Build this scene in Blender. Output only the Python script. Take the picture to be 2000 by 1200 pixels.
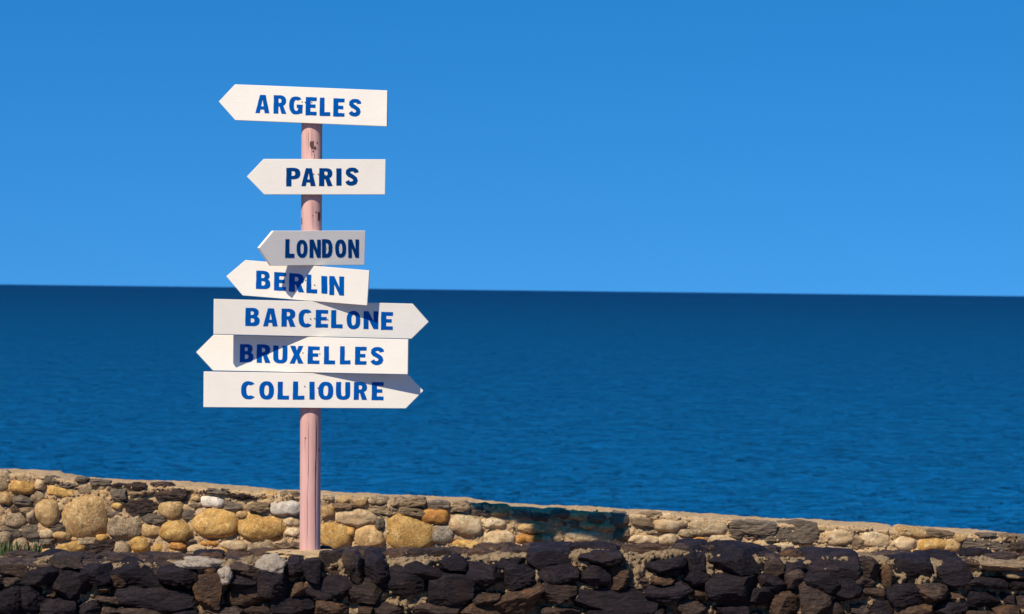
import bpy, bmesh, math, random
import numpy as np
from mathutils import Vector, Matrix, noise

for o in list(bpy.data.objects):
    bpy.data.objects.remove(o)
scene = bpy.context.scene
COL = scene.collection
R = math.radians

# ------------------------------------------------------------------ camera
FPX, CAM_Z = 5760.0, 1.07          # focal length in photo pixels (2000 wide), eye height above the ledge
cam_data = bpy.data.cameras.new('camera')
cam_data.sensor_width = 36.0
cam_data.lens = 36.0 * FPX / 2000.0
cam_data.clip_start = 0.1
cam_data.clip_end = 90000.0
cam_data.dof.use_dof = True
cam_data.dof.focus_distance = 12.0
cam_data.dof.aperture_fstop = 10.0
cam = bpy.data.objects.new('camera', cam_data)
COL.objects.link(cam)
CAM_ROT = Matrix.Rotation(R(90 - 0.333), 3, 'X') @ Matrix.Rotation(R(0.659), 3, 'Z')
cam.matrix_world = Matrix.Translation((0, 0, CAM_Z)) @ CAM_ROT.to_4x4()
scene.camera = cam

# ------------------------------------------------------------------ sky, sun, exposure
SUN_EL, SUN_AZ = 43.3, 33.0        # sun behind the camera, 33 degrees to its left
sun_vec = Vector((-math.sin(R(SUN_AZ)) * math.cos(R(SUN_EL)), -math.cos(R(SUN_AZ)) * math.cos(R(SUN_EL)), math.sin(R(SUN_EL))))
world = bpy.data.worlds.new('World')
scene.world = world
world.use_nodes = True
wn, wl = world.node_tree.nodes, world.node_tree.links
wn.clear()
wo = wn.new('ShaderNodeOutputWorld')
bg = wn.new('ShaderNodeBackground')
sky = wn.new('ShaderNodeTexSky')
sky.sky_type = 'NISHITA'
sky.sun_disc = False
sky.sun_elevation = R(SUN_EL)
sky.sun_rotation = math.atan2(sun_vec.x, sun_vec.y)
sky.altitude = 0
sky.air_density = 1.0
sky.dust_density = 0.0
sky.ozone_density = 4.0
tc = wn.new('ShaderNodeTexCoord')
sp = wn.new('ShaderNodeSeparateXYZ')
mx = wn.new('ShaderNodeMath'); mx.operation = 'MAXIMUM'; mx.inputs[1].default_value = 0.0
ma = wn.new('ShaderNodeMath'); ma.operation = 'MULTIPLY_ADD'; ma.inputs[1].default_value = 1.3; ma.inputs[2].default_value = 0.30
cb = wn.new('ShaderNodeCombineXYZ')
nz = wn.new('ShaderNodeVectorMath'); nz.operation = 'NORMALIZE'
wl.new(tc.outputs['Generated'], sp.inputs[0])
wl.new(sp.outputs['Z'], mx.inputs[0]); wl.new(mx.outputs[0], ma.inputs[0])
wl.new(sp.outputs['X'], cb.inputs['X']); wl.new(sp.outputs['Y'], cb.inputs['Y']); wl.new(ma.outputs[0], cb.inputs['Z'])
wl.new(cb.outputs[0], nz.inputs[0]); wl.new(nz.outputs[0], sky.inputs[0])
hs = wn.new('ShaderNodeHueSaturation')
hs.inputs['Hue'].default_value = 0.500
hs.inputs['Saturation'].default_value = 1.37
hs.inputs['Value'].default_value = 1.0
wl.new(sky.outputs[0], hs.inputs['Color'])
wl.new(hs.outputs[0], bg.inputs['Color'])
bg.inputs['Strength'].default_value = 0.15
wl.new(bg.outputs[0], wo.inputs['Surface'])

sd = bpy.data.lights.new('sun', 'SUN')
sd.energy = 5.0
sd.angle = R(0.5)
sd.color = (1.0, 0.89, 0.74)
sun = bpy.data.objects.new('sun', sd)
COL.objects.link(sun)
sun.rotation_euler = sun_vec.to_track_quat('Z', 'Y').to_euler()
sun.location = sun_vec * 40

vs = scene.view_settings
vs.view_transform = 'Standard'
vs.look = 'None'
vs.gamma = 1.0
vs.use_curve_mapping = False
vs.exposure = 0.10

# ------------------------------------------------------------------ helpers
CAM_P = Vector((0, 0, CAM_Z))
def ray(u, v):
    return CAM_ROT @ Vector(((u - 1000) / FPX, (600 - v) / FPX, -1.0))
def at_y(u, v, y):                      # photo pixel -> point on the upright plane at depth y
    d = ray(u, v)
    return CAM_P + d * (y / d.y)
def at_plane(u, v, p, n):
    d = ray(u, v)
    return CAM_P + d * ((p - CAM_P).dot(n) / d.dot(n))

def obj(name, me, mat=None, parent=None, loc=None, rot=None):
    o = bpy.data.objects.new(name, me)
    COL.objects.link(o)
    if mat is not None and me is not None and not me.materials:
        me.materials.append(mat)
    if parent is not None:
        o.parent = parent
    if loc is not None:
        o.location = loc
    if rot is not None:
        o.rotation_euler = rot
    return o
def mesh(name, verts, faces, smooth=False):
    me = bpy.data.meshes.new(name)
    me.from_pydata([tuple(v) for v in verts], [], faces)
    me.update()
    if smooth:
        me.polygons.foreach_set('use_smooth', [True] * len(me.polygons))
    return me
def from_bm(name, bm, smooth=False):
    me = bpy.data.meshes.new(name)
    bm.to_mesh(me); bm.free()
    if smooth:
        me.polygons.foreach_set('use_smooth', [True] * len(me.polygons))
    return me
def tag(o, label=None, cat=None, group=None, kind=None):
    for k, v in (('label', label), ('category', cat), ('group', group), ('kind', kind)):
        if v:
            o[k] = v
    return o

# ------------------------------------------------------------------ materials
class NT:
    def __init__(self, name):
        self.m = bpy.data.materials.new(name)
        self.m.use_nodes = True
        self.n, self.l = self.m.node_tree.nodes, self.m.node_tree.links
        self.b = self.n['Principled BSDF']
    def node(self, t, **kw):
        x = self.n.new(t)
        for k, v in kw.items():
            setattr(x, k, v)
        return x
    def link(self, a, b):
        self.l.new(a, b)
    def coords(self, scale=(1, 1, 1), rand=True, kind='Object'):
        t = self.node('ShaderNodeTexCoord')
        mp = self.node('ShaderNodeMapping')
        mp.inputs['Scale'].default_value = scale
        self.link(t.outputs[kind], mp.inputs[0])
        if rand:
            oi = self.node('ShaderNodeObjectInfo')
            mu = self.node('ShaderNodeMath', operation='MULTIPLY')
            mu.inputs[1].default_value = 37.0
            self.link(oi.outputs['Random'], mu.inputs[0])
            self.link(mu.outputs[0], mp.inputs['Location'])
        return mp.outputs[0]
    def noise(self, vec, scale, detail=4, rough=0.6, dist=0.0):
        x = self.node('ShaderNodeTexNoise')
        x.inputs['Scale'].default_value = scale
        x.inputs['Detail'].default_value = detail
        x.inputs['Roughness'].default_value = rough
        x.inputs['Distortion'].default_value = dist
        self.link(vec, x.inputs['Vector'])
        return x.outputs['Fac']
    def ramp(self, fac, stops, interp='LINEAR'):
        x = self.node('ShaderNodeValToRGB')
        cr = x.color_ramp
        cr.interpolation = interp
        while len(cr.elements) < len(stops):
            cr.elements.new(0.5)
        for e, (p, c) in zip(cr.elements, stops):
            e.position = p
            e.color = (c, c, c, 1) if isinstance(c, (int, float)) else (*c, 1)
        self.link(fac, x.inputs[0])
        return x.outputs[0]
    def mix(self, fac, a, b, mode='MIX'):
        x = self.node('ShaderNodeMix', data_type='RGBA', blend_type=mode)
        for s, v in ((x.inputs[0], fac), (x.inputs[6], a), (x.inputs[7], b)):
            if hasattr(v, 'is_output'):
                self.link(v, s)
            elif isinstance(v, (int, float)):
                s.default_value = v
            else:
                s.default_value = (*v, 1)
        return x.outputs[2]
    def bump(self, hgt, dist, strength=1.0, normal=None):
        x = self.node('ShaderNodeBump')
        x.inputs['Distance'].default_value = dist
        x.inputs['Strength'].default_value = strength
        self.link(hgt, x.inputs['Height'])
        if normal is not None:
            self.link(normal, x.inputs['Normal'])
        return x.outputs[0]
    def done(self, col, rough=0.85, normal=None, spec=0.3):
        if hasattr(col, 'is_output'):
            self.link(col, self.b.inputs['Base Color'])
        else:
            self.b.inputs['Base Color'].default_value = (*col, 1)
        self.b.inputs['Roughness'].default_value = rough
        self.b.inputs['Specular IOR Level'].default_value = spec
        if normal is not None:
            self.link(normal, self.b.inputs['Normal'])
        return self.m

def cobble_mat(name, base, dark, light, stain, speck=0.5, bump=0.004):
    t = NT(name)
    v = t.coords()
    big = t.noise(v, 9, 5, 0.65, 0.6)
    mid = t.noise(v, 45, 4, 0.7)
    fine = t.noise(v, 190, 3, 0.75)
    c = t.mix(t.ramp(big, [(0.38, 0.0), (0.62, 1.0)]), base, stain)
    c = t.mix(t.ramp(mid, [(0.50, 0.0), (0.66, 0.75)]), c, light)
    c = t.mix(t.ramp(fine, [(0.42, speck), (0.52, 0.0)]), c, dark)
    pit = t.noise(v, 26, 5, 0.8)
    c = t.mix(t.ramp(pit, [(0.33, 0.85), (0.41, 0.0)]), c, dark)
    oi = t.node('ShaderNodeObjectInfo')
    h = t.node('ShaderNodeHueSaturation')
    mr = t.node('ShaderNodeMapRange')
    mr.inputs['To Min'].default_value = 0.86; mr.inputs['To Max'].default_value = 1.16
    t.link(oi.outputs['Random'], mr.inputs[0]); t.link(mr.outputs[0], h.inputs['Value'])
    t.link(c, h.inputs['Color'])
    n = t.bump(t.ramp(pit, [(0.3, 0.0), (0.5, 1.0)]), bump, 0.9)
    n = t.bump(mid, bump, 0.8, n)
    n = t.bump(fine, bump * 0.35, 0.8, n)
    return t.done(h.outputs[0], 0.9, n, 0.15)
def slate_mat(name, base, dark, light, rust, stretch=(1.2, 1.2, 7.0), rust_amt=0.5, streak=0.6):
    t = NT(name)
    v = t.coords(stretch)
    v2 = t.coords()
    lam = t.noise(v, 12, 5, 0.65, 0.8)
    fine = t.noise(v, 60, 3, 0.7)
    big = t.noise(v2, 10, 4, 0.6)
    c = t.mix(t.ramp(lam, [(0.36, 0.0), (0.64, 1.0)]), dark, base)
    c = t.mix(t.ramp(fine, [(0.56, 0.0), (0.68, streak)]), c, light)
    c = t.mix(t.ramp(big, [(0.54, 0.0), (0.72, rust_amt)]), c, rust)
    oi = t.node('ShaderNodeObjectInfo')
    h = t.node('ShaderNodeHueSaturation')
    mr = t.node('ShaderNodeMapRange')
    mr.inputs['To Min'].default_value = 0.75; mr.inputs['To Max'].default_value = 1.25
    t.link(oi.outputs['Random'], mr.inputs[0]); t.link(mr.outputs[0], h.inputs['Value'])
    t.link(c, h.inputs['Color'])
    n = t.bump(lam, 0.010, 1.0)
    n = t.bump(fine, 0.005, 1.0, n)
    return t.done(h.outputs[0], 0.7, n, 0.18)

M = {}
M['t'] = cobble_mat('tan_cobble', (0.54, 0.345, 0.145), (0.14, 0.08, 0.035), (0.74, 0.55, 0.28), (0.40, 0.235, 0.09), 0.5)
M['y'] = cobble_mat('golden_cobble', (0.58, 0.35, 0.105), (0.15, 0.08, 0.028), (0.74, 0.53, 0.23), (0.43, 0.225, 0.06), 0.5)
M['p'] = cobble_mat('pale_cobble', (0.58, 0.43, 0.24), (0.22, 0.14, 0.07), (0.72, 0.59, 0.39), (0.47, 0.31, 0.15), 0.4)
M['o'] = cobble_mat('orange_cobble', (0.50, 0.24, 0.055), (0.17, 0.07, 0.02), (0.60, 0.36, 0.13), (0.38, 0.15, 0.04), 0.4, 0.002)
M['w'] = cobble_mat('white_quartz', (0.68, 0.60, 0.48), (0.30, 0.25, 0.19), (0.80, 0.74, 0.63), (0.56, 0.47, 0.35), 0.3)
M['m'] = cobble_mat('grey_conglomerate', (0.47, 0.33, 0.18), (0.09, 0.065, 0.045), (0.50, 0.41, 0.28), (0.24, 0.175, 0.10), 0.75, 0.007)
M['b'] = slate_mat('brown_schist', (0.29, 0.20, 0.11), (0.12, 0.08, 0.047), (0.44, 0.32, 0.19), (0.34, 0.21, 0.095))
M['g'] = slate_mat('grey_slate', (0.19, 0.147, 0.10), (0.10, 0.075, 0.053), (0.32, 0.255, 0.175), (0.22, 0.15, 0.08), rust_amt=0.35)
M['d'] = slate_mat('dark_slate', (0.066, 0.041, 0.030), (0.022, 0.015, 0.013), (0.20, 0.145, 0.10), (0.17, 0.095, 0.045), rust_amt=0.4)
M['k'] = slate_mat('black_schist', (0.022, 0.0155, 0.0195), (0.007, 0.005, 0.007), (0.115, 0.080, 0.060), (0.045, 0.026, 0.019), streak=0.4)
M['r'] = slate_mat('rusty_schist', (0.10, 0.056, 0.033), (0.032, 0.019, 0.013), (0.25, 0.16, 0.095), (0.21, 0.095, 0.035), rust_amt=0.7)

def mortar_mat(name, base, dark, light, bump=0.004):
    t = NT(name)
    v = t.coords(rand=False)
    big = t.noise(v, 6, 4, 0.6)
    mid = t.noise(v, 60, 5, 0.75)
    fine = t.noise(v, 240, 3, 0.8)
    c = t.mix(t.ramp(big, [(0.35, 0.0), (0.65, 1.0)]), base, light)
    c = t.mix(t.ramp(mid, [(0.36, 0.7), (0.5, 0.0)]), c, dark)
    c = t.mix(t.ramp(fine, [(0.38, 0.6), (0.5, 0.0)]), c, dark)
    n = t.bump(mid, bump, 0.9)
    n = t.bump(fine, bump * 0.5, 0.9, n)
    return t.done(c, 0.95, n, 0.1)
M['q'] = cobble_mat('pale_conglomerate', (0.47, 0.40, 0.30), (0.12, 0.09, 0.06), (0.62, 0.55, 0.43), (0.34, 0.27, 0.18), 0.7, 0.009)
M['mortar'] = mortar_mat('lime_mortar', (0.53, 0.36, 0.185), (0.27, 0.17, 0.088), (0.58, 0.41, 0.225))
M['mortar_dark'] = mortar_mat('weathered_mortar', (0.32, 0.22, 0.12), (0.11, 0.075, 0.045), (0.39, 0.28, 0.16), 0.006)
M['white_mortar'] = mortar_mat('white_mortar', (0.54, 0.44, 0.32), (0.26, 0.20, 0.14), (0.62, 0.52, 0.40), 0.008)
M['earth'] = mortar_mat('dry_earth', (0.33, 0.20, 0.14), (0.20, 0.12, 0.085), (0.39, 0.25, 0.185), 0.01)

def paint_mat(name, col, rough, wear, spec=0.12):
    t = NT(name)
    v = t.coords(rand=False)
    a = t.noise(v, 7, 4, 0.6)
    f = t.noise(v, 120, 3, 0.7)
    c = t.mix(t.ramp(a, [(0.35, 0.0), (0.7, 1.0)]), col, tuple(x * wear for x in col))
    vg = t.coords((1.0, 1.0, 14.0), rand=False)
    g = t.noise(vg, 9, 4, 0.65)
    c = t.mix(t.ramp(g, [(0.52, 0.0), (0.75, 0.30)]), c, tuple(x * y for x, y in zip(col, (0.86, 0.82, 0.76))))
    return t.done(c, rough, t.bump(f, 0.0006, 0.35, t.bump(g, 0.0008, 0.5)), spec)
M['board'] = paint_mat('cream_white_paint', (0.80, 0.75, 0.645), 0.45, 0.95)
M['blue'] = paint_mat('blue_sign_paint', (0.0, 0.086, 0.36), 0.7, 0.85, 0.02)
M['dim_blue'] = paint_mat('blue_sign_paint_dimmed', (0.0, 0.044, 0.185), 0.7, 0.85, 0.02)  # same sign blue, shade painted in for the boards turned off the sun
t = NT('screw_steel'); M['steel'] = t.done((0.06, 0.05, 0.045), 0.55); t.b.inputs['Metallic'].default_value = 0.6

def pole_mat():
    t = NT('weathered_pink_paint')
    v = t.coords((1, 1, 0.06), rand=False)
    v2 = t.coords((1, 1, 0.55), rand=False)
    grain = t.noise(v, 55, 5, 0.65)
    crack = t.noise(v, 26, 3, 0.5, 0.3)
    chip = t.noise(v2, 22, 4, 0.6)
    soft = t.noise(v2, 5, 3, 0.6)
    c = t.mix(t.ramp(soft, [(0.35, 0.0), (0.65, 1.0)]), (0.60, 0.335, 0.285), (0.68, 0.41, 0.35))
    c = t.mix(t.ramp(grain, [(0.35, 0.55), (0.50, 0.0)]), c, (0.44, 0.23, 0.19))
    c = t.mix(t.ramp(crack, [(0.30, 1.0), (0.335, 0.0)]), c, (0.10, 0.05, 0.045))
    cm = t.ramp(chip, [(0.705, 0.0), (0.725, 1.0)])
    c = t.mix(cm, c, (0.17, 0.085, 0.065))
    n = t.bump(t.ramp(crack, [(0.28, 0.0), (0.36, 1.0)]), 0.004, 1.0)
    n = t.bump(grain, 0.0015, 0.7, n)
    return t.done(c, 0.7, n, 0.25)
M['pole'] = pole_mat()
t = NT('weed_leaf')
M['leaf'] = t.done(t.mix(t.noise(t.coords(), 40), (0.045, 0.075, 0.022), (0.11, 0.13, 0.045)), 0.6)
M['leaf'].node_tree.nodes['Principled BSDF'].inputs['Subsurface Weight'].default_value = 0.0

def sea_mat():
    t = NT('sea_water')
    v1 = t.coords((0.42, 0.85, 1.0), rand=False)
    sw = t.noise(v1, 0.10, 3, 0.5, 0.3)
    ch = t.noise(v1, 0.36, 3, 0.6, 0.3)
    ri = t.noise(v1, 1.1, 4, 0.65)
    # the water runs from deep navy offshore to a lighter teal over the shallows
    tcn = t.node('ShaderNodeTexCoord'); sxyz = t.node('ShaderNodeSeparateXYZ'); lg = t.node('ShaderNodeMath', operation='LOGARITHM')
    lg.inputs[1].default_value = 10.0
    t.link(tcn.outputs['Object'], sxyz.inputs[0]); t.link(sxyz.outputs['Y'], lg.inputs[0])
    dv = t.node('ShaderNodeMath', operation='DIVIDE'); dv.inputs[1].default_value = 5.0
    t.link(lg.outputs[0], dv.inputs[0])
    c = t.ramp(dv.outputs[0], [(0.38, (0.0, 0.172, 0.430)), (0.44, (0.0, 0.145, 0.375)), (0.52, (0.0, 0.112, 0.290)), (0.64, (0.0, 0.062, 0.190)), (0.80, (0.0, 0.026, 0.115))])
    n = t.bump(sw, 9.0, 1.0)
    n = t.bump(ch, 11.0, 1.0, n)
    n = t.bump(ri, 3.6, 1.0, n)
    return t.done(c, 0.3, n, 0.08)
M['sea'] = sea_mat()

# ------------------------------------------------------------------ sea and ground
SEA_Z = -8.0
xs = [-40000, -8000, -2000, -500, 0, 500, 2000, 8000, 40000]
ys = [16, 60, 150, 400, 1200, 4000, 12000, 60000]
me = mesh('sea', [(x, y, SEA_Z) for y in ys for x in xs],
          [(j * 9 + i, j * 9 + i + 1, (j + 1) * 9 + i + 1, (j + 1) * 9 + i) for j in range(7) for i in range(8)])
tag(obj('sea', me, M['sea']), kind='structure')

PAR_Y, PAR_T = 13.50, 0.34          # parapet face and thickness
LOW_Y, LOW_T = 11.80, 0.36          # low wall face and thickness
prof = [(-40, -0.60), (0, -0.57), (8, -0.56), (11.95, -0.56), (12.0, -0.42), (13.7, -0.42), (13.75, -0.7), (15, -1.4), (17, -4.0), (20, -7.0), (24, -8.6), (40, -12)]
gx = [-60 + 120 * i / 120 for i in range(121)]
gv = []
for (y, z) in prof:
    for x in gx:
        k = 0.02 if y < 13.72 else min(0.9, (y - 13.5) * 0.35)
        gv.append((x, y, z + k * noise.noise(Vector((x * 0.7, y * 0.9, 3.1)))))
nx = len(gx)
me = mesh('ground', gv, [(j * nx + i, j * nx + i + 1, (j + 1) * nx + i + 1, (j + 1) * nx + i) for j in range(len(prof) - 1) for i in range(nx - 1)], True)
tag(obj('ground', me, M['earth']), kind='structure')

# unseen footpath sheet between the two walls, added to tune bounce onto the parapet
pv, pn = [], 121
for y in (12.08, 12.5, 13.0, 13.58):
    for x in gx:
        pv.append((x, y, -0.375 + 0.006 * noise.noise(Vector((x * 1.3, y * 2, 7.7)))))
me = mesh('path', pv, [(j * pn + i, j * pn + i + 1, (j + 1) * pn + i + 1, (j + 1) * pn + i) for j in range(3) for i in range(pn - 1)], True)
M['path'] = mortar_mat('path_bounce', (0.17, 0.095, 0.075), (0.11, 0.065, 0.05), (0.21, 0.12, 0.095), 0.003)
tag(obj('path', me, M['path']), kind='structure')

# ------------------------------------------------------------------ wall bodies (mortar)
def interp(pts, u):
    return float(np.interp(u, [p[0] for p in pts], [p[1] for p in pts]))
PAR_TOP = [(-900, 868), (0, 917), (30, 917), (110, 921), (170, 932), (300, 940), (370, 941), (500, 952), (587, 958), (900, 973), (1000, 984), (1100, 988),
           (1250, 995), (1500, 1012), (1625, 1017), (1733, 1025), (1741, 1033), (1747, 1024), (1800, 1028), (1900, 1035), (2000, 1044), (2900, 1100)]
LOW_TOP = [(-900, 1090), (0, 1088), (110, 1085), (250, 1088), (350, 1087), (500, 1083), (582, 1078), (700, 1078), (800, 1080), (960, 1072), (1087, 1070), (1170, 1068), (1335, 1067),
           (1425, 1075), (1575, 1080), (1675, 1080), (1812, 1088), (1900, 1082), (2000, 1088), (2900, 1095)]

def wall_body(name, top_px, y0, thick, zbot, rough, mat, parent, step, seed, top_y, lip=0.0):
    # one rough skin: up the front, over the top, down the back
    us = np.arange(-620, 2621, step)
    verts, rows = [], None
    for u in us:
        v = interp(top_px, u)
        p = at_y(u, v, top_y)
        x, zt = p.x, p.z
        path = []
        nf = int((zt - zbot) / 0.011) if zt - zbot < 0.6 else int((zt - zbot) / 0.011)
        path = [(y0, zbot + (zt - 0.012 - zbot) * (i / 62.0) ** 0.75) for i in range(63)]
        path += [(y0 + 0.004, zt - 0.004), (y0 + 0.014, zt)]
        path += [(y0 + 0.014 + (thick - 0.028) * i / 20.0, zt + 0.004 * math.sin(3.1 * i / 20)) for i in range(1, 21)]
        path += [(y0 + thick, zt - 0.02), (y0 + thick, zbot)]
        path = [(y - lip * max(0.0, min(1.0, (z - zt + 0.026) / 0.016)) if i < 65 else y, z) for i, (y, z) in enumerate(path)]
        rows = len(path)
        for i, (y, z) in enumerate(path):
            q = Vector((x, y, z))
            a = noise.noise(q * 9 + Vector((seed, 0, 0))) * 0.9 + noise.noise(q * 28 + Vector((0, seed, 0))) * 0.65 + noise.noise(q * 75) * 0.45
            if i < 62:
                verts.append((x, y - a * rough, z))
            else:
                verts.append((x + a * rough * 0.3, y - (a * rough * 0.4 if i < 65 else 0), z + a * rough * 0.35))
    n = rows
    faces = [(c * n + i, (c + 1) * n + i, (c + 1) * n + i + 1, c * n + i + 1) for c in range(len(us) - 1) for i in range(n - 1)]
    me = mesh(name, verts, faces, True)
    crumbs(verts, rows, len(us), parent, mat, seed, rough)
    return obj(name, me, mat, parent)

def crumbs(skin, rows, cols, parent, mat, seed, rough):
    # loose grains and lumps standing out of the mortar: too many and too small to count
    rnd = random.Random(int(seed * 10))
    vv, ff = [], []
    P, F = ICO[1]
    for _ in range(9000):
        c, i = rnd.randrange(cols), rnd.randrange(18, 66)
        q = skin[c * rows + i]
        r = rnd.choice((0.0022, 0.003, 0.003, 0.0042, 0.006)) * (1 + rough * 6)
        q = (q[0] + rnd.uniform(-0.003, 0.003), q[1] - r * rnd.uniform(0.0, 0.6), q[2] + rnd.uniform(-0.004, 0.004))
        k = len(vv)
        sx, sy, sz = (r * rnd.uniform(0.7, 1.4) for _ in range(3))
        a = rnd.uniform(0, 6.28)
        ca, sa = math.cos(a), math.sin(a)
        for p in P:
            w = 1 + rnd.uniform(-0.22, 0.22)
            x, z = p[0] * sx * w, p[2] * sz * w
            vv.append((q[0] + x * ca - z * sa, q[1] + p[1] * sy * w, q[2] + x * sa + z * ca))
        ff += [tuple(k + t for t in f) for f in F]
    o = obj('mortar_crumbs', mesh('mortar_crumbs', vv, ff), mat, parent)
    o['kind'] = 'stuff'

# ------------------------------------------------------------------ stones
ICO = {}
for s in (1, 2, 3, 4):
    bm = bmesh.new()
    bmesh.ops.create_icosphere(bm, subdivisions=s, radius=1.0)
    bm.verts.ensure_lookup_table()
    ICO[s] = (np.array([v.co[:] for v in bm.verts]), [tuple(v.index for v in f.verts) for f in bm.faces])
    bm.free()

def stone_mesh(w, h, d, kind, seed, fine, hard=False):
    rnd = random.Random(seed)
    P, F = ICO[fine]
    slate = kind in 'gdkrb'
    n = rnd.uniform(4.5, 7.5) if hard else rnd.uniform(3.6, 5.2) if slate else rnd.uniform(2.3, 2.9)
    if kind in 'mwq':
        n = rnd.uniform(2.7, 3.3)
    r = (np.abs(P) ** n).sum(1) ** (-1.0 / n)
    Q = P * r[:, None]
    cuts = rnd.randint(13, 18) if hard else rnd.randint(9, 13) if slate else rnd.randint(3, 5)
    for _ in range(cuts):
        a = rnd.uniform(0, 2 * math.pi)
        if rnd.random() < 0.55:
            nn = np.array([math.cos(a), -rnd.uniform(0.0, 0.9), math.sin(a)])
        else:
            nn = np.array([rnd.uniform(-0.5, 0.5), -1.0, rnd.uniform(-0.5, 0.5)])
        nn /= np.linalg.norm(nn)
        ext = (Q @ nn).max()
        lim = ext * (rnd.uniform(0.68, 0.92) if hard else rnd.uniform(0.77, 0.95) if slate else rnd.uniform(0.88, 0.97))
        ov = np.maximum(Q @ nn - lim, 0)
        Q = Q - nn[None, :] * (ov * (0.97 if slate else 0.75))[:, None]
    Q = Q / np.abs(Q).max(0)[None, :]
    Q = Q * np.array([w / 2, d / 2, h / 2])[None, :]
    size = min(w, h)
    off = Vector((rnd.uniform(0, 90), rnd.uniform(0, 90), rnd.uniform(0, 90)))
    out = []
    st = 3.5 if slate else 1.0
    a1, a2 = (size * 0.055, 0.0055) if hard else (size * 0.12, 0.0075) if slate else (size * 0.11, 0.0038)
    f1 = 1.6 / max(size, 0.03)
    for q in Q:
        qv = Vector(q)
        nrm = Vector((q[0] / (w * w), q[1] / (d * d), q[2] / (h * h))).normalized()
        qs = Vector((q[0], q[1], q[2] * st))
        k = noise.noise(qv * f1 + off) * a1 + noise.noise(qs * 38 + off) * a2 + noise.noise(qs * 95 + off) * a2 * 0.5
        out.append(qv + nrm * k)
    return mesh('stone', out, F, not slate)

Z = {4: (0, 900), 5: (400, 900), 6: (800, 900), 7: (1200, 900), 8: (1500, 900)}   # origins of the surveyed stretches, quarter-pixel units
def survey(txt):
    out = []
    for ln in txt.split('\n'):
        ln = ln.strip()
        if not ln:
            continue
        zz, rest = ln.split(':')
        ox, oy = Z[int(zz)]
        for it in rest.split(';'):
            f = it.split()
            if not f:
                continue
            x0, y0, x1, y1 = [float(k) for k in f[:4]]
            rot = float(f[5]) if len(f) > 5 else 0.0
            out.append((ox + (x0 + x1) / 8, oy + (y0 + y1) / 8, (x1 - x0) / 4, (y1 - y0) / 4, f[4], rot))
    return out

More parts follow.
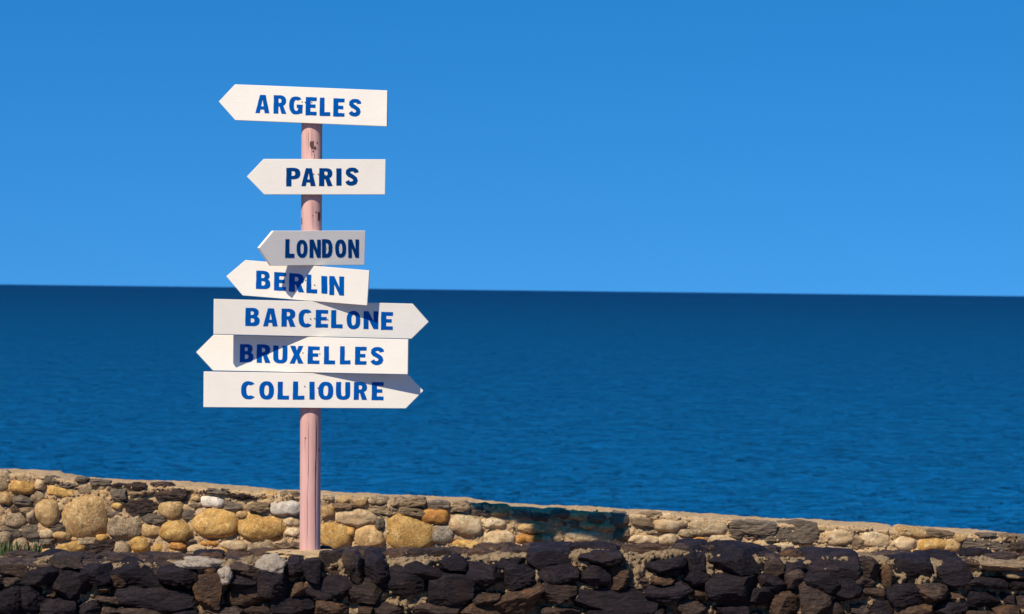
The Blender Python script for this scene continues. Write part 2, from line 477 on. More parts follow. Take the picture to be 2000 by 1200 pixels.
PAR_STONES = survey('''
4: -30 80 75 240 m; 60 160 265 262 y -4; 265 152 350 228 p; 340 125 458 190 g -8; 458 165 600 218 g; 365 195 585 295 y -5; 580 132 690 172 g; 690 148 860 195 g -3; 595 180 725 265 m
4: 722 190 868 290 t -6; 865 218 985 310 g; 865 182 1030 215 d; 1030 172 1135 225 d; 1170 175 1350 230 d; 1335 215 1480 265 d; 1210 240 1480 308 d -4; 990 222 1200 285 b; -20 250 105 340 t
4: 100 275 235 355 g; 228 235 350 340 m; -20 325 80 380 g; 80 330 160 405 b; 270 305 455 515 t; 425 322 515 400 p; 500 285 845 615 t; 860 325 965 385 y; 830 392 942 450 g; 965 300 1240 415 d
4: 1240 305 1440 460 t -8; 1485 278 1560 320 t; 1565 278 1750 372 w; 1750 330 1895 395 g; 1095 425 1310 498 g -8; 1430 390 1530 470 g; 840 440 1105 610 m; 1088 490 1255 612 t; 1250 472 1490 632 y
4: 1490 383 1865 615 y -5; 1845 395 1940 460 t; 20 405 205 530 m; 205 385 275 490 m; 150 360 270 415 b; 0 520 170 600 g -8; 170 495 315 610 g; 295 535 415 608 p; 392 500 510 555 g; 412 545 545 620 t -6
4: 535 590 610 640 t; 748 575 845 630 y; 455 635 675 735 y 6; 650 620 920 750 d 6; 300 605 430 670 g; 125 600 220 715 m; -20 560 90 660 m; 890 635 1010 742 m; 1015 597 1168 725 y; 1165 645 1325 738 y
4: 1300 690 1420 745 t; 1315 630 1450 695 o; 1455 615 1530 655 g; 1555 615 1730 680 o -3; 1460 660 1610 728 p; 1620 690 1785 735 y; 1718 622 1920 705 p -5; 1790 255 2000 300 d -4; 1590 225 1790 260 d; 430 455 510 500 p
4: 610 600 760 660 m; 920 300 970 345 g; 1480 320 1570 375 m; 600 660 660 700 g
5: 410 247 585 308 y; 585 248 745 305 b; 15 225 190 262 g -3; 340 328 515 400 b; 515 318 738 432 w; 258 410 620 635 y -8; 605 438 745 520 p; 622 528 745 598 p; 545 640 760 700 b; 905 350 1020 460 t; 910 275 1015 320 m
5: 330 640 545 715 m; 1022 278 1155 340 t; 1160 285 1280 360 t; 1005 335 1185 385 b; 1020 385 1335 510 p; 880 480 1155 690 y -10; 1280 280 1435 350 m; 1435 280 1565 365 m; 1565 285 1725 360 b; 1280 345 1535 435 b -8
5: 1535 355 1715 445 b -6; 1728 315 1910 380 g; 1690 380 1900 497 o; 1335 455 1400 550 g; 1105 520 1170 600 y; 1160 512 1400 690 t; 1395 430 1800 720 y -10; 1755 500 1950 660 q; 1320 425 1430 470 m
6: 315 325 470 410 b; 310 412 565 590 p -8; 465 345 650 440 g; 545 445 760 535 p; 625 348 775 440 t; 570 545 825 670 p; 785 380 955 450 g; 835 490 1065 575 t; 835 580 1040 652 o; 1025 595 1110 668 p; 330 625 590 705 y
6: 1080 450 1200 530 t; 1220 545 1510 640 p; 1100 590 1220 640 m; 1330 480 1460 540 t; 960 410 1090 470 g; 1100 385 1240 450 g; 1240 400 1390 470 t; 1400 410 1540 480 g; 1560 410 1730 520 g; 1470 490 1600 560 t
6: 1590 540 1720 640 b; 1210 470 1320 530 g; 750 455 835 500 t; 460 540 570 600 g
7: 130 455 315 525 b -8; 200 402 370 455 b; 370 408 500 465 p -8; 310 455 515 555 p; 490 455 585 520 p; 570 450 895 580 p -8; 875 478 935 518 p; 910 472 1260 595 g -3; 1270 478 1580 652 g; 1600 525 1870 665 p
7: 100 580 345 660 p; 345 570 500 665 p; 235 540 350 580 m; 500 540 700 600 m; 580 590 730 650 o; 750 582 985 675 p -6; 910 565 1005 612 g; 1018 580 1125 620 b; 1120 590 1185 628 g; 1185 590 1260 640 g
7: 970 630 1040 692 b; 1035 635 1220 705 y; 1225 640 1400 700 p; 1262 610 1290 640 p
8: 640 595 800 695 b -10; 705 540 975 690 p -6; 985 520 1240 605 t -5; 985 600 1165 705 p; 1235 555 1475 620 b -8; 1168 610 1390 722 y; 1380 620 1505 720 t; 1450 575 1560 640 t; 1535 610 1890 715 g -3
8: 1885 635 2060 735 d; 1620 570 1790 600 g; 1790 575 1940 635 b; 1945 585 2060 635 g; 500 680 660 700 m
''')
LOW_STONES = survey('''
4: -60 745 385 870 d; 170 850 490 960 k 8; 380 720 620 830 d; 400 830 740 1100 k 20; 140 1000 320 1220 k; -20 920 190 1000 d; -40 1010 150 1220 k; 505 755 800 825 d; 640 830 860 960 k; 820 755 1250 980 k -4
4: 1250 840 1590 980 k; 1060 740 1490 840 d -4; 1570 780 1690 900 r; 1525 900 1720 1170 r 12; 830 870 990 1000 r; 750 985 870 1050 r; 940 990 1530 1170 k; 750 1050 930 1120 d; 780 1140 930 1220 d; 945 1140 1330 1240 d
4: 320 960 420 1080 r; 560 1100 760 1230 k; 1340 1170 1560 1250 k; 1740 910 1980 990 k; 330 1090 560 1230 k
5: 140 745 430 905 d -6; 430 890 650 1080 k; 625 780 770 945 k; 770 785 905 955 k; 860 690 1080 910 d; 1070 690 1250 925 d; 1250 700 1430 900 k; 650 940 790 1080 r; 790 910 1130 1110 k; 1110 940 1400 1110 d
5: 1365 850 1690 1060 k -6; 1430 740 1850 930 k -5; 1850 755 2060 885 k; 520 1080 820 1240 k; 880 1110 1110 1230 r; 1180 1120 1310 1240 r; -10 1040 90 1180 d; 0 1150 270 1240 d; 270 1140 480 1240 d; 160 1000 490 1150 r
5: 1330 1130 1530 1230 d
6: 105 905 470 1130 k; 465 830 710 1010 k -10; 740 830 985 1000 k; 640 705 960 800 k; 955 665 1345 840 k; 1345 720 1640 830 k; 1345 835 1555 980 k; 1010 830 1345 970 k; 1550 840 1735 1005 r; 1060 950 1285 1110 d
6: 1300 985 1890 1180 k; 1760 890 1910 1000 d; 1880 975 2200 1100 k 8; 675 1000 1030 1220 r 25; 475 1030 690 1140 d; 400 1115 710 1230 r; 50 1130 400 1230 d; 1050 1150 1300 1230 d; 1830 1160 2000 1240 k; 1430 1180 1800 1250 k
7: 35 700 125 830 d; 150 700 560 910 k; 520 625 745 905 k; 760 660 1195 945 k -8; 1195 760 1330 910 d; 1290 740 1520 880 k; 1500 690 1900 880 k; 290 905 490 970 r; 560 890 735 990 k; 745 905 1090 1120 k
7: 1130 910 1350 1060 k; 1350 870 1490 1020 d; 1500 880 1750 1010 k; 605 1000 720 1100 r; 1050 1010 1230 1140 k; 1230 1040 1410 1230 r; 1480 950 1700 1190 d 10; 1400 1030 1515 1120 r; 520 1100 710 1230 d; 1690 930 1940 1110 k; 390 845 480 900 m
7: 800 1140 1030 1240 k; 380 840 540 920 k
8: 730 740 870 920 d; 880 750 1010 950 r; 1000 730 1340 970 k; 1330 790 1570 970 k; 1550 795 1705 895 r; 1705 800 2040 870 b; 1590 925 1880 1000 k; 1880 930 2060 1030 k; 1565 1020 1805 1170 k; 1800 1040 1945 1150 k
8: 1945 1050 2080 1200 d; 940 965 1190 1140 k; 1190 980 1390 1110 d; 1390 970 1550 1040 d; 1390 1040 1550 1100 r; 1330 1110 1550 1200 k; 670 915 835 1000 d; 800 1100 1000 1220 k; 1020 1130 1320 1230 r; 450 1110 600 1220 d
8: 640 1130 790 1210 d; 1770 1140 1960 1230 r; 1560 1180 1760 1250 d; 1850 850 2060 920 b
''')
def fill(stones, seed, kinds, top_px, bottom, sizes, gap, tries, cap):
    # loose packing: throw stones of falling size into the gaps between those surveyed, and beyond the ends
    rnd = random.Random(seed)
    boxes = [(s[0], s[1], s[2] / 2, s[3] / 2) for s in stones]
    new = []
    for (wa, wb, ha, hb) in sizes:
        for _ in range(tries):
            w, h = rnd.uniform(wa, wb) / 2, rnd.uniform(ha, hb) / 2
            u = rnd.uniform(-560, 2560)
            v = rnd.uniform(interp(top_px, u) + 10 + h, bottom)
            if all(((u - b[0]) / (w + b[2] * gap)) ** 2 + ((v - b[1]) / (h + b[3] * gap)) ** 2 > 1.0 and
                   (abs(u - b[0]) > w * 0.8 + b[2] * 0.95 * gap or abs(v - b[1]) > h * 0.8 + b[3] * 0.95 * gap) for b in boxes):
                boxes.append((u, v, w, h))
                new.append((u, v, 2 * w, 2 * h, rnd.choice(kinds), rnd.uniform(-9, 4)))
                if len(new) >= cap:
                    return new
    return new
PAR_FILL = fill(PAR_STONES, 5, 'ttypmmbtgm', PAR_TOP, 1110, [(60, 95, 36, 58), (40, 62, 18, 30), (22, 40, 12, 22), (12, 22, 8, 15)], 0.95, 1500, 90)
LOW_FILL = fill(LOW_STONES, 8, 'kkkdrd', LOW_TOP, 1350, [(80, 120, 36, 60), (44, 70, 26, 40), (20, 40, 14, 24), (12, 20, 9, 14)], 0.92, 1500, 190)

def build_wall(stones, parent, y_face, proud, depth, grow, seed):
    rnd = random.Random(seed)
    for i, (u, v, w, h, k, rot) in enumerate(stones):
        sc = y_face / FPX
        c = at_y(u, v, y_face)
        ww, hh = w * sc * grow, h * sc * grow
        dd = depth if depth else 0.0
        dd = max(0.055, min(0.14, 0.7 * min(ww, hh) + 0.035))
        pr = rnd.uniform(-0.008, 0.016) + (dd - 0.08) * 0.3 + (0.007 if k in 'gdb' else 0.002)
        big = max(w, h)
        me = stone_mesh(ww, hh, dd, k, seed * 1000 + i, 4 if big > 52 else 3 if big > 20 else 2)
        o = obj('stone', me, M[k], parent, (c.x, y_face - pr + dd / 2, c.z), (0, R(-rot + 0.0), 0))

par = obj('parapet_wall', None)
tag(par, 'low parapet of tan cobbles and slates with a mortar coping, before the sea', 'stone wall', kind='thing')
wall_body('mortar', PAR_TOP, PAR_Y + 0.020, PAR_T, -0.6, 0.020, M['mortar'], par, 2.6, 3.3, PAR_Y + PAR_T, 0.012)
build_wall(PAR_STONES + PAR_FILL, par, PAR_Y, 0.006, None, 1.07, 1)

low = obj('retaining_wall', None)
tag(low, 'dark rough slate wall along the bottom, the pink post standing in its top', 'stone wall', kind='thing')
wall_body('mortar', [(a, b + 4) for a, b in LOW_TOP], LOW_Y + 0.075, LOW_T - 0.07, -0.62, 0.050, M['mortar_dark'], low, 2.6, 7.7, LOW_Y + 0.30)
def build_low(stones, seed):
    rnd = random.Random(seed)
    for i, (u, v, w, h, k, rot) in enumerate(stones):
        c = at_y(u, v, LOW_Y)
        sc = LOW_Y / FPX
        ww, hh = w * sc * 1.20, h * sc * 1.16
        top = v - h / 2 < interp(LOW_TOP, u) + 8
        dd = rnd.uniform(0.30, 0.38) if top else rnd.uniform(0.16, 0.24)
        if top:
            c.z -= (CAM_Z - c.z) * dd / LOW_Y * 0.8     # the back arris is what shows against the parapet
        pr = rnd.uniform(-0.005, 0.045) if max(w, h) > 40 else rnd.uniform(-0.025, 0.02)
        big = max(w, h)
        me = stone_mesh(ww, hh, dd, k, seed * 1000 + i, 4 if big > 40 else 3 if big > 20 else 2, True)
        obj('stone', me, M[k], low, (c.x, LOW_Y - pr + dd / 2, c.z), (R(rnd.uniform(-3, 5)), R(-rot), R(rnd.uniform(-4, 6))))
build_low(LOW_STONES + LOW_FILL, 2)
def ledge_slabs(seed):
    # flat stones bedded in the top of the low wall
    rnd = random.Random(seed)
    for row, (yc, vv) in enumerate(((11.99, 0), (12.10, -3))):
        u = -560 + 30 * row
        i = 0
        while u < 2560:
            w = rnd.uniform(48, 120)
            if rnd.random() < 0.82:
                v = interp(LOW_TOP, u + w / 2)
                c = at_y(u + w / 2, v, LOW_Y + 0.30)
                k = rnd.choice('dddkkdrr')
                ww = w * LOW_Y / FPX
                th = rnd.uniform(0.045, 0.075)
                me = stone_mesh(ww * 1.04, th, rnd.uniform(0.12, 0.17), k, seed * 1000 + row * 200 + i, 4 if w > 60 else 3)
                obj('stone', me, M[k], low, (c.x, yc + rnd.uniform(-0.02, 0.02), c.z - th * 0.24 + rnd.uniform(-0.006, 0.008)), (R(rnd.uniform(-3, 4)), R(rnd.uniform(-3, 3)), R(rnd.uniform(-12, 12))))
            u += w * rnd.uniform(0.95, 1.12)
            i += 1
ledge_slabs(9)

# smears of pale mortar left on the low wall
def smear(u, v, w, h, seed, dy, mat='white_mortar', deep=0.022):
    rnd = random.Random(seed)
    c = at_y(u, v, LOW_Y + dy)
    P, F = ICO[4]
    sc = LOW_Y / FPX
    out = []
    for p in P:
        q = Vector((p[0] * w * sc / 2, p[1] * deep, p[2] * h * sc / 2))
        a = noise.noise(Vector(p) * 1.7 + Vector((seed, 0, 0))) * 0.35 + noise.noise(Vector(p) * 5 + Vector((seed, 3, 0))) * 0.14 + noise.noise(Vector(p) * 13) * 0.06
        out.append(q * (1 + a))
    obj('mortar_patch', mesh('mortar_patch', out, F, True), M[mat], low, tuple(c))
smear(530, 1103, 54, 42, 11, 0.005)
smear(388, 1100, 84, 24, 23, 0.03)
smear(604, 1083, 150, 20, 71, 0.19, 'mortar', 0.10)
smear(441, 1124, 26, 34, 31, -0.01)

# ------------------------------------------------------------------ signpost
POLE_Y = 12.0
POLE_R = 20.3 * POLE_Y / FPX
p0, p1 = at_y(605.5, 1088, POLE_Y), at_y(609.4, 191, POLE_Y)
post = obj('directional_signpost', None, None, None, (p0.x, POLE_Y, p0.z))
tag(post, 'pink wooden post carrying seven white arrow boards with blue place names', 'signpost')
PO = Vector(post.location)

def pole_mesh():
    H = (p1 - p0).length + 0.06
    seg, rows = 56, 150
    verts = []
    groove = [(R(-52), 0.0045, R(2.2), 0.0, 0.62), (R(-49), 0.002, R(2.0), 0.45, 0.6), (R(-82), 0.003, R(1.6), 0.0, 0.33), (R(-70), 0.003, R(1.5), 0.60, 0.83), (R(-100), 0.0025, R(1.3), 0.80, 1.0)]
    for j in range(rows + 1):
        tz = j / rows
        z = tz * H
        for i in range(seg):
            pass
        angs = [2 * math.pi * i / seg for i in range(seg)]
        for a in angs:
            r = POLE_R * (1 + 0.012 * noise.noise(Vector((math.cos(a), math.sin(a), z * 0.9))) + 0.006 * noise.noise(Vector((math.cos(a) * 6, math.sin(a) * 6, z * 2.0))))
            verts.append((r * math.cos(a), r * math.sin(a), z))
    faces = [(j * seg + i, j * seg + (i + 1) % seg, (j + 1) * seg + (i + 1) % seg, (j + 1) * seg + i) for j in range(rows) for i in range(seg)]
    faces.append(tuple(range(rows * seg, rows * seg + seg)))
    faces.append(tuple(reversed(range(seg))))
    return mesh('pole', verts, faces, True)
pole = obj('pole', pole_mesh(), M['pole'], post, (0, 0, -0.03))
ax = (p1 - p0).normalized()
pole.rotation_euler = ax.to_track_quat('Z', 'Y').to_euler()
pole.rotation_euler = (0, math.atan2(ax.x, ax.z), 0)

# long drying cracks and bare chips in the paint, cut as slivers that sit in the surface
t = NT('bare_wood'); M['bare'] = t.done(t.mix(t.noise(t.coords((1, 1, 0.2)), 90), (0.06, 0.03, 0.025), (0.16, 0.085, 0.065)), 0.9)
t = NT('crack_dark'); M['crack'] = t.done((0.03, 0.014, 0.015), 0.95)
def pole_point(a, z, out):
    r = POLE_R * (1 + 0.012 * noise.noise(Vector((math.cos(a), math.sin(a), z * 0.9))) + 0.006 * noise.noise(Vector((math.cos(a) * 6, math.sin(a) * 6, z * 2.0)))) + out
    return (r * math.cos(a), r * math.sin(a), z)
def px_z(v):
    return at_y(607, v, POLE_Y).z - (p0.z - 0.03)
def crack(u0, v0, v1, wpx, seed):
    # u0: offset from the post's axis in photo pixels
    za, zb = px_z(v1), px_z(v0)
    n = max(6, int((zb - za) / 0.012))
    verts, faces = [], []
    for i in range(n + 1):
        s = i / n
        z = za + (zb - za) * s
        a = -math.acos(max(-0.99, min(0.99, (u0 + 1.2 * noise.noise(Vector((z * 5, seed, 0)))) / 20.3)))
        w = wpx / 20.3 * 0.5 * (math.sin(math.pi * min(1, max(0.02, s))) ** 0.5) * (0.7 + 0.6 * noise.noise(Vector((z * 14, seed, 5))))
        verts += [pole_point(a - w, z, 0.0012), pole_point(a + w, z, 0.0012)]
    for i in range(n):
        faces.append((2 * i, 2 * i + 1, 2 * i + 3, 2 * i + 2))
    obj('crack', mesh('crack', verts, faces), M['crack'], pole)
crack(11.0, 800, 1085, 1.8, 1.0)
crack(12.5, 810, 905, 1.0, 2.0)
crack(-2.5, 820, 960, 0.7, 3.0)
crack(-4.0, 940, 1060, 0.6, 4.0)
crack(-9.0, 850, 880, 0.5, 5.0)
crack(1.5, 250, 308, 0.6, 6.0)
crack(-6.0, 255, 300, 0.5, 7.0)
crack(6.0, 300, 312, 0.9, 8.0)
crack(4.0, 398, 450, 0.5, 9.0)
def chip(u0, v0, w, h, seed):
    zc = px_z(v0)
    a0 = -math.acos(max(-0.97, min(0.97, u0 / 20.3)))
    n = 22
    verts = [pole_point(a0, zc, 0.0013)]
    for i in range(n):
        b = 2 * math.pi * i / n
        k = 1 + 0.55 * noise.noise(Vector((math.cos(b) * 1.6, math.sin(b) * 1.6, seed)))
        sx = (abs(math.cos(b)) ** 0.6) * math.copysign(1, math.cos(b)); sz = (abs(math.sin(b)) ** 0.6) * math.copysign(1, math.sin(b))
        verts.append(pole_point(a0 + sx * k * w / 2 / 20.3, zc + sz * k * h / 2 * POLE_Y / FPX, 0.0013))
    obj('paint_chip', mesh('paint_chip', verts, [(0, i + 1, (i + 1) % n + 1) for i in range(n)]), M['bare'], pole)
chip(1.5, 284, 8, 15, 1.3)
chip(7.5, 290, 4, 6, 2.3)
chip(11, 280, 2.5, 3, 3.3)
chip(4, 297, 3, 4, 4.3)
chip(15.5, 423, 8, 16, 5.3)
chip(9.5, 415, 2.5, 3, 6.3)
chip(3.5, 422, 2, 2, 7.3)
chip(-18, 432, 3, 12, 8.3)
chip(-8.5, 855, 2.4, 2.4, 9.3)

# boards: outline of the face as surveyed, and how far each is turned on the post (positive: left end nearer)
def Q(z, pts):
    o = {1: (370, 140), 2: (370, 430), 3: (370, 630)}[z]
    return [(o[0] + x / 4, o[1] + y / 4) for x, y in pts]
BOARDS = [
 ('ARGELES', -10.0, Q(1, [(228, 235), (357, 380), (1542, 429), (1546, 148), (355, 100)]), 1,
  [('A', 515, 625, 183, 325), ('R', 657, 757, 186, 330), ('G', 780, 885, 195, 335), ('E', 907, 995, 200, 342), ('L', 1017, 1100, 205, 347), ('E', 1123, 1213, 210, 352), ('S', 1243, 1340, 213, 352)],
  [(905, 241), (880, 236), (955, 240)], 'topmost white arrow board, pointing left, reading ARGELES'),
 ('PARIS', 4.5, Q(1, [(448, 821), (584, 961), (1528, 961), (1533, 686), (580, 683)]), 1,
  [('P', 755, 865, 753, 897), ('A', 873, 985, 755, 895), ('R', 1012, 1118, 755, 895), ('I', 1147, 1188, 757, 891), ('S', 1215, 1318, 750, 891)],
  [(970, 801), (1005, 802), (1058, 808)], 'white arrow board pointing left, reading PARIS'),
 ('LONDON', 34.0, Q(2, [(546, 217), (640, 357), (1367, 353), (1376, 83), (657, 84)]), 2,
  [('L', 747, 817, 150, 295), ('O', 837, 920, 155, 295), ('N', 938, 1025, 153, 295), ('D', 1035, 1115, 150, 295), ('O', 1138, 1222, 152, 293), ('N', 1240, 1323, 152, 295)],
  [(970, 215), (1060, 215), (1085, 218)], 'shortest arrow board, turned greyer in grazing light, reading LONDON'),
 ('BERLIN', -4.0, Q(2, [(287, 440), (415, 590), (1388, 668), (1406, 394), (437, 313)]), 2,
  [('B', 520, 632, 397, 540), ('E', 660, 755, 408, 552), ('R', 777, 897, 418, 562), ('L', 913, 998, 428, 572), ('I', 1030, 1077, 438, 575), ('N', 1093, 1208, 440, 588)],
  [(935, 506), (978, 508), (905, 470)], 'tilted white arrow board pointing left, reading BERLIN'),
 ('BARCELONE', 10.5, Q(2, [(192, 617), (190, 892), (1735, 929), (1870, 796), (1745, 654)]), 2,
  [('B', 435, 547, 687, 828), ('A', 575, 690, 690, 830), ('R', 717, 828, 693, 833), ('C', 852, 962, 698, 838), ('E', 985, 1083, 702, 840), ('L', 1105, 1195, 705, 845), ('O', 1228, 1335, 710, 853), ('N', 1360, 1475, 713, 852), ('E', 1495, 1590, 718, 858)],
  [(945, 772), (977, 769), (1080, 778)], 'white arrow board pointing right, reading BARCELONE'),
 ('BRUXELLES', -9.8, Q(2, [(51, 1033), (183, 1177), (1705, 1206), (1709, 933), (189, 896)]), 2,
  [('B', 392, 500, 970, 1113), ('R', 525, 632, 973, 1117), ('U', 655, 765, 982, 1120), ('X', 783, 890, 983, 1122), ('E', 923, 1018, 987, 1124), ('L', 1050, 1137, 987, 1127), ('L', 1175, 1258, 987, 1127), ('E', 1293, 1385, 990, 1130), ('S', 1413, 1517, 992, 1133)],
  [(886, 1038), (932, 1044), (1018, 1046)], 'white arrow board pointing left, reading BRUXELLES'),
 ('COLLIOURE', 1.0, Q(3, [(111, 384), (109, 663), (1690, 673), (1828, 534), (1708, 409)]), 3,
  [('C', 403, 517, 460, 600), ('O', 545, 660, 460, 602), ('L', 688, 777, 463, 602), ('L', 807, 897, 462, 603), ('I', 937, 978, 464, 602), ('O', 1007, 1123, 463, 605), ('U', 1145, 1255, 466, 605), ('R', 1283, 1388, 466, 605), ('E', 1423, 1518, 466, 607)],
  [(900, 500), (956, 510), (1003, 512)], 'lowest white arrow board, pointing right, reading COLLIOURE'),
]
THICK = 0.018

def sup(cx, cy, rx, ry, a0, a1, n=16, e=2.5):
    out = []
    for i in range(n + 1):
        a = R(a0 + (a1 - a0) * i / n)
        c, s = math.cos(a), math.sin(a)
        out.append((cx + rx * math.copysign(abs(c) ** (2 / e), c), cy + ry * math.copysign(abs(s) ** (2 / e), s)))
    return out
def ribbon(pts, ws):
    L_, R_ = [], []
    for i, (x, y) in enumerate(pts):
        a, b = pts[max(0, i - 1)], pts[min(len(pts) - 1, i + 1)]
        dx, dy = b[0] - a[0], b[1] - a[1]
        # widths are given for the box being 0.75 as wide as high
        dx *= 0.75
        l = math.hypot(dx, dy) or 1
        nx_, ny_ = -dy / l, dx / l
        w = ws if isinstance(ws, float) else ws[i]
        L_.append((x + nx_ * w / 0.75, y + ny_ * w)); R_.append((x - nx_ * w / 0.75, y - ny_ * w))
    return L_ + R_[::-1]
def glyph(ch):
    # closed contours in a unit box; holes are further contours
    if ch == 'I':
        return [[(0.02, 0), (0, 1), (0.98, 1), (1, 0)]]
    if ch == 'L':
        return [[(0, 0), (0.03, 1), (0.46, 1), (0.45, 0.21), (1, 0.22), (1, 0)]]
    if ch == 'E':
        return [[(0, 0), (0.03, 1), (1, 0.99), (0.98, 0.79), (0.44, 0.79), (0.44, 0.60), (0.88, 0.60), (0.88, 0.41), (0.43, 0.41), (0.43, 0.20), (0.98, 0.20), (0.97, 0)]]
    if ch == 'N':
        return [[(0, 0), (0.0, 1), (0.34, 1), (0.68, 0.42), (0.68, 1), (1, 1), (0.99, 0), (0.68, 0), (0.32, 0.57), (0.33, 0)]]
    if ch == 'A':
        return [[(0, 0), (0.33, 1), (0.73, 1), (1, 0), (0.66, 0), (0.61, 0.2), (0.37, 0.2), (0.32, 0)], [(0.41, 0.37), (0.585, 0.37), (0.51, 0.76)]]
    if ch == 'X':
        return [[(0, 0), (0.31, 0.51), (0.04, 1), (0.42, 1), (0.53, 0.74), (0.65, 1), (1, 1), (0.71, 0.52), (1, 0), (0.62, 0), (0.50, 0.28), (0.36, 0)]]
    if ch == 'O':
        return [sup(0.5, 0.5, 0.5, 0.5, 0, 342, 30, 2.4), sup(0.5, 0.5, 0.165, 0.295, 0, 342, 24, 2.4)]
    if ch == 'D':
        return [[(0, 0), (0, 1)] + sup(0.42, 0.5, 0.58, 0.5, 90, -90, 18, 2.5), [(0.36, 0.20), (0.36, 0.80)] + sup(0.42, 0.5, 0.24, 0.30, 90, -90, 12, 2.4)]
    if ch == 'P':
        return [[(0, 0), (0.02, 1)] + sup(0.52, 0.695, 0.48, 0.305, 90, -90, 14, 2.5) + [(0.38, 0.39), (0.37, 0)], [(0.38, 0.565), (0.38, 0.82)] + sup(0.50, 0.693, 0.15, 0.127, 90, -90, 8, 2.4)]
    if ch == 'R':
        return [[(0, 0), (0.02, 1)] + sup(0.50, 0.71, 0.48, 0.29, 90, -62, 14, 2.5) + [(0.79, 0.41), (1, 0.0), (0.62, 0), (0.46, 0.39), (0.385, 0.40), (0.38, 0)], [(0.385, 0.58), (0.385, 0.82)] + sup(0.48, 0.70, 0.15, 0.12, 90, -90, 8, 2.4)]
    if ch == 'B':
        return [[(0, 0), (0.03, 1)] + sup(0.50, 0.755, 0.44, 0.245, 90, -48, 12, 2.5) + sup(0.52, 0.29, 0.48, 0.29, 52, -90, 13, 2.5),
                [(0.38, 0.61), (0.38, 0.82)] + sup(0.46, 0.715, 0.15, 0.105, 90, -90, 8, 2.4), [(0.38, 0.19), (0.38, 0.435)] + sup(0.46, 0.3125, 0.19, 0.1225, 90, -90, 8, 2.4)]
    if ch == 'U':
        return [[(0, 1), (0.36, 1)] + [(0.36, 0.36)] + sup(0.51, 0.34, 0.15, 0.145, 180, 360, 10, 2.4) + [(0.66, 0.36), (0.66, 1), (1, 1)] + sup(0.5, 0.36, 0.5, 0.36, 0, -180, 18, 2.5)]
    if ch == 'C':
        return [sup(0.52, 0.5, 0.52, 0.5, 42, 318, 26, 2.4)[::-1] + sup(0.54, 0.5, 0.19, 0.30, 62, 298, 20, 2.3)[0:1] + sup(0.54, 0.5, 0.19, 0.30, 62, 298, 20, 2.3)[1:]]
    if ch == 'G':
        outer = sup(0.51, 0.5, 0.51, 0.5, 42, 300, 26, 2.4)
        inner = sup(0.53, 0.5, 0.19, 0.30, 60, 300, 20, 2.3)
        return [outer[::-1] + inner + [(0.66, 0.36), (0.55, 0.37), (0.55, 0.55), (1, 0.55), (0.98, 0.10), (0.93, 0.06)]]
    if ch == 'S':
        pts = [(0.86, 0.72), (0.84, 0.80), (0.74, 0.87), (0.56, 0.895), (0.36, 0.875), (0.225, 0.79), (0.21, 0.69), (0.30, 0.61), (0.46, 0.545), (0.62, 0.475), (0.76, 0.39), (0.80, 0.29),
               (0.74, 0.18), (0.58, 0.115), (0.40, 0.112), (0.24, 0.16), (0.16, 0.26)]
        return [ribbon(pts, [0.13, 0.125, 0.115, 0.105, 0.11, 0.125, 0.13, 0.125, 0.115, 0.115, 0.125, 0.135, 0.13, 0.115, 0.11, 0.115, 0.125])]

def letter_mesh(contours):
    cu = bpy.data.curves.new('letter', 'CURVE')
    cu.dimensions = '2D'
    cu.fill_mode = 'BOTH'
    cu.extrude = 0.0007
    for c in contours:
        s = cu.splines.new('POLY')
        s.points.add(len(c) - 1)
        for p, (x, y) in zip(s.points, c):
            p.co = (x, y, 0, 1)
        s.use_cyclic_u = True
    tmp = bpy.data.objects.new('tmp', cu)
    COL.objects.link(tmp)
    dg = bpy.context.evaluated_depsgraph_get()
    me = bpy.data.meshes.new_from_object(tmp.evaluated_get(dg))
    bpy.data.objects.remove(tmp)
    me.materials.clear()
    me.name = 'letter'
    return me

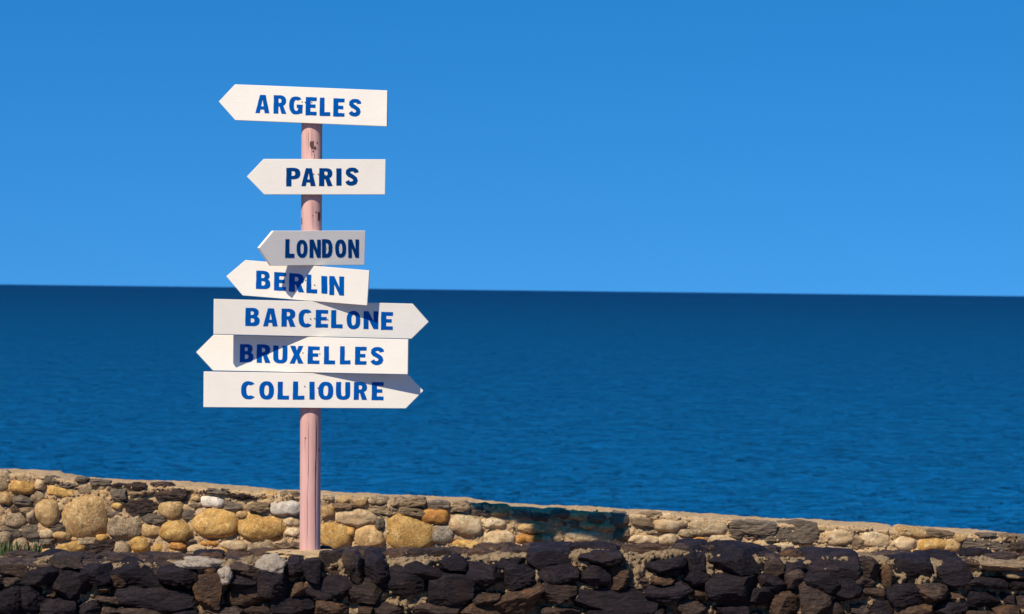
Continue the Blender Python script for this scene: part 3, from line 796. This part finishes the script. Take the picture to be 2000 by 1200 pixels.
for bi, (word, yaw, poly, zi, letters, screws, lab) in enumerate(BOARDS):
    a = R(yaw)
    nrm = Vector((math.sin(a), -math.cos(a), 0))           # face normal
    xax = Vector((math.cos(a), math.sin(a), 0))
    vmid = sum(p[1] for p in poly) / len(poly)
    s = (1088 - vmid) / (1088 - 191)
    axis = p0.lerp(p1, s)
    org = axis + nrm * (POLE_R + THICK + 0.001)            # point of the face in front of the post
    loc2 = lambda u, v: (lambda q: ((q - org).dot(xax), (q - org).z))(at_plane(u, v, org, nrm))
    pts = [loc2(u, v) for u, v in poly]
    bm = bmesh.new()
    fv = [bm.verts.new((x, 0, z)) for x, z in pts]
    f = bm.faces.new(fv)
    bm.normal_update()
    if f.normal.y > 0:
        f.normal_flip()
    ext = bmesh.ops.extrude_face_region(bm, geom=[f])
    bmesh.ops.translate(bm, vec=(0, THICK, 0), verts=[g for g in ext['geom'] if isinstance(g, bmesh.types.BMVert)])
    bmesh.ops.recalc_face_normals(bm, faces=bm.faces)
    bmesh.ops.bevel(bm, geom=list(bm.edges), offset=0.0016, segments=2, affect='EDGES', profile=0.5)
    b = obj('arrow_board', from_bm('arrow_board', bm), M['board'], post, org - PO, (0, 0, a))
    b['label'] = lab
    slope = 0.0
    top = [poly[i] for i in range(5)]
    ex = max(poly, key=lambda p: p[0] - 0.0 * p[1])
    longest = max(((poly[i], poly[(i + 1) % 5]) for i in range(5)), key=lambda e: abs(e[0][0] - e[1][0]))
    slope = (longest[1][1] - longest[0][1]) / (longest[1][0] - longest[0][0])
    oz = {1: (370, 140), 2: (370, 430), 3: (370, 630)}[zi]
    rnd = random.Random(100 + bi)
    for li, (ch, x0, x1, y0, y1) in enumerate(letters):
        cont = []
        for c in glyph(ch):
            # walk the outline in short steps with a brush's wobble
            pp = []
            for i in range(len(c)):
                A, B = c[i], c[(i + 1) % len(c)]
                k = max(1, int(math.hypot(B[0] - A[0], B[1] - A[1]) / 0.10))
                for j in range(k):
                    pp.append((A[0] + (B[0] - A[0]) * j / k, A[1] + (B[1] - A[1]) * j / k))
            res = []
            for (gx_, gy_) in pp:
                wx = 0.018 * noise.noise(Vector((gx_ * 3.0 + li * 7.1, gy_ * 3.0 + bi * 5.3, 0.3)))
                wy = 0.012 * noise.noise(Vector((gx_ * 3.0 + li * 3.7, gy_ * 3.0 + bi * 9.1, 8.3)))
                U = x0 + (gx_ + wx) * (x1 - x0)
                V = y1 - (gy_ + wy) * (y1 - y0)
                U, V = oz[0] + U / 4, oz[1] + V / 4
                V += slope * (U - oz[0] - (x0 + x1) / 8) * 0.6
                res.append(loc2(U, V))
            cont.append(res)
        lm = letter_mesh(cont)
        # curve lies in its own XY plane; stand it up on the board face
        lo = obj('letter', lm, M['dim_blue' if word in ('PARIS', 'LONDON') else 'blue'], b, (0, -0.0006, 0), (R(90), 0, 0))
    for (sx, sy) in screws:
        x, z = loc2(oz[0] + sx / 4, oz[1] + sy / 4)
        bm = bmesh.new()
        bmesh.ops.create_cone(bm, cap_ends=True, segments=10, radius1=0.0024, radius2=0.0018, depth=0.002)
        obj('screw', from_bm('screw', bm), M['steel'], b, (x, -0.0022, z), (R(90), 0, 0))

# ------------------------------------------------------------------ weeds between the walls
def weed(u, v, n, hgt, spread, seed, label):
    rnd = random.Random(seed)
    base = at_y(u, v, 12.22)
    verts, faces = [], []
    for i in range(n):
        a = rnd.uniform(0, 2 * math.pi)
        lean = rnd.uniform(0.1, 0.6)
        hh = hgt * rnd.uniform(0.55, 1.1)
        bx, by = rnd.uniform(-spread, spread), rnd.uniform(-0.03, 0.03)
        w = rnd.uniform(0.003, 0.0065)
        px, py = -math.sin(a), math.cos(a)
        k0 = len(verts)
        for s in range(5):
            q = s / 4
            r = lean * hh * q * q
            z = hh * q * (1 - 0.18 * lean * q)
            ww = w * (1 - q) ** 0.6 * (0.6 + 1.2 * q * (1 - q) * 2)
            cx, cy = bx + math.cos(a) * r, by + math.sin(a) * r
            verts += [(cx + px * ww, cy + py * ww, z), (cx, cy, z - 0.15 * ww), (cx - px * ww, cy - py * ww, z)]
        for s in range(4):
            j = k0 + 3 * s
            faces += [(j, j + 1, j + 4, j + 3), (j + 1, j + 2, j + 5, j + 4)]
    o = obj('weed_tuft', mesh('weed_tuft', verts, faces, True), M['leaf'], None, (base.x, base.y, base.z))
    tag(o, label, 'weed', 'weeds behind the dark wall')
weed(14, 1090, 46, 0.075, 0.045, 3, 'green weed tuft at the left end behind the dark slate wall')
weed(64, 1086, 30, 0.075, 0.035, 4, 'small green weed tuft right of the leftmost one, before the cobbled parapet')
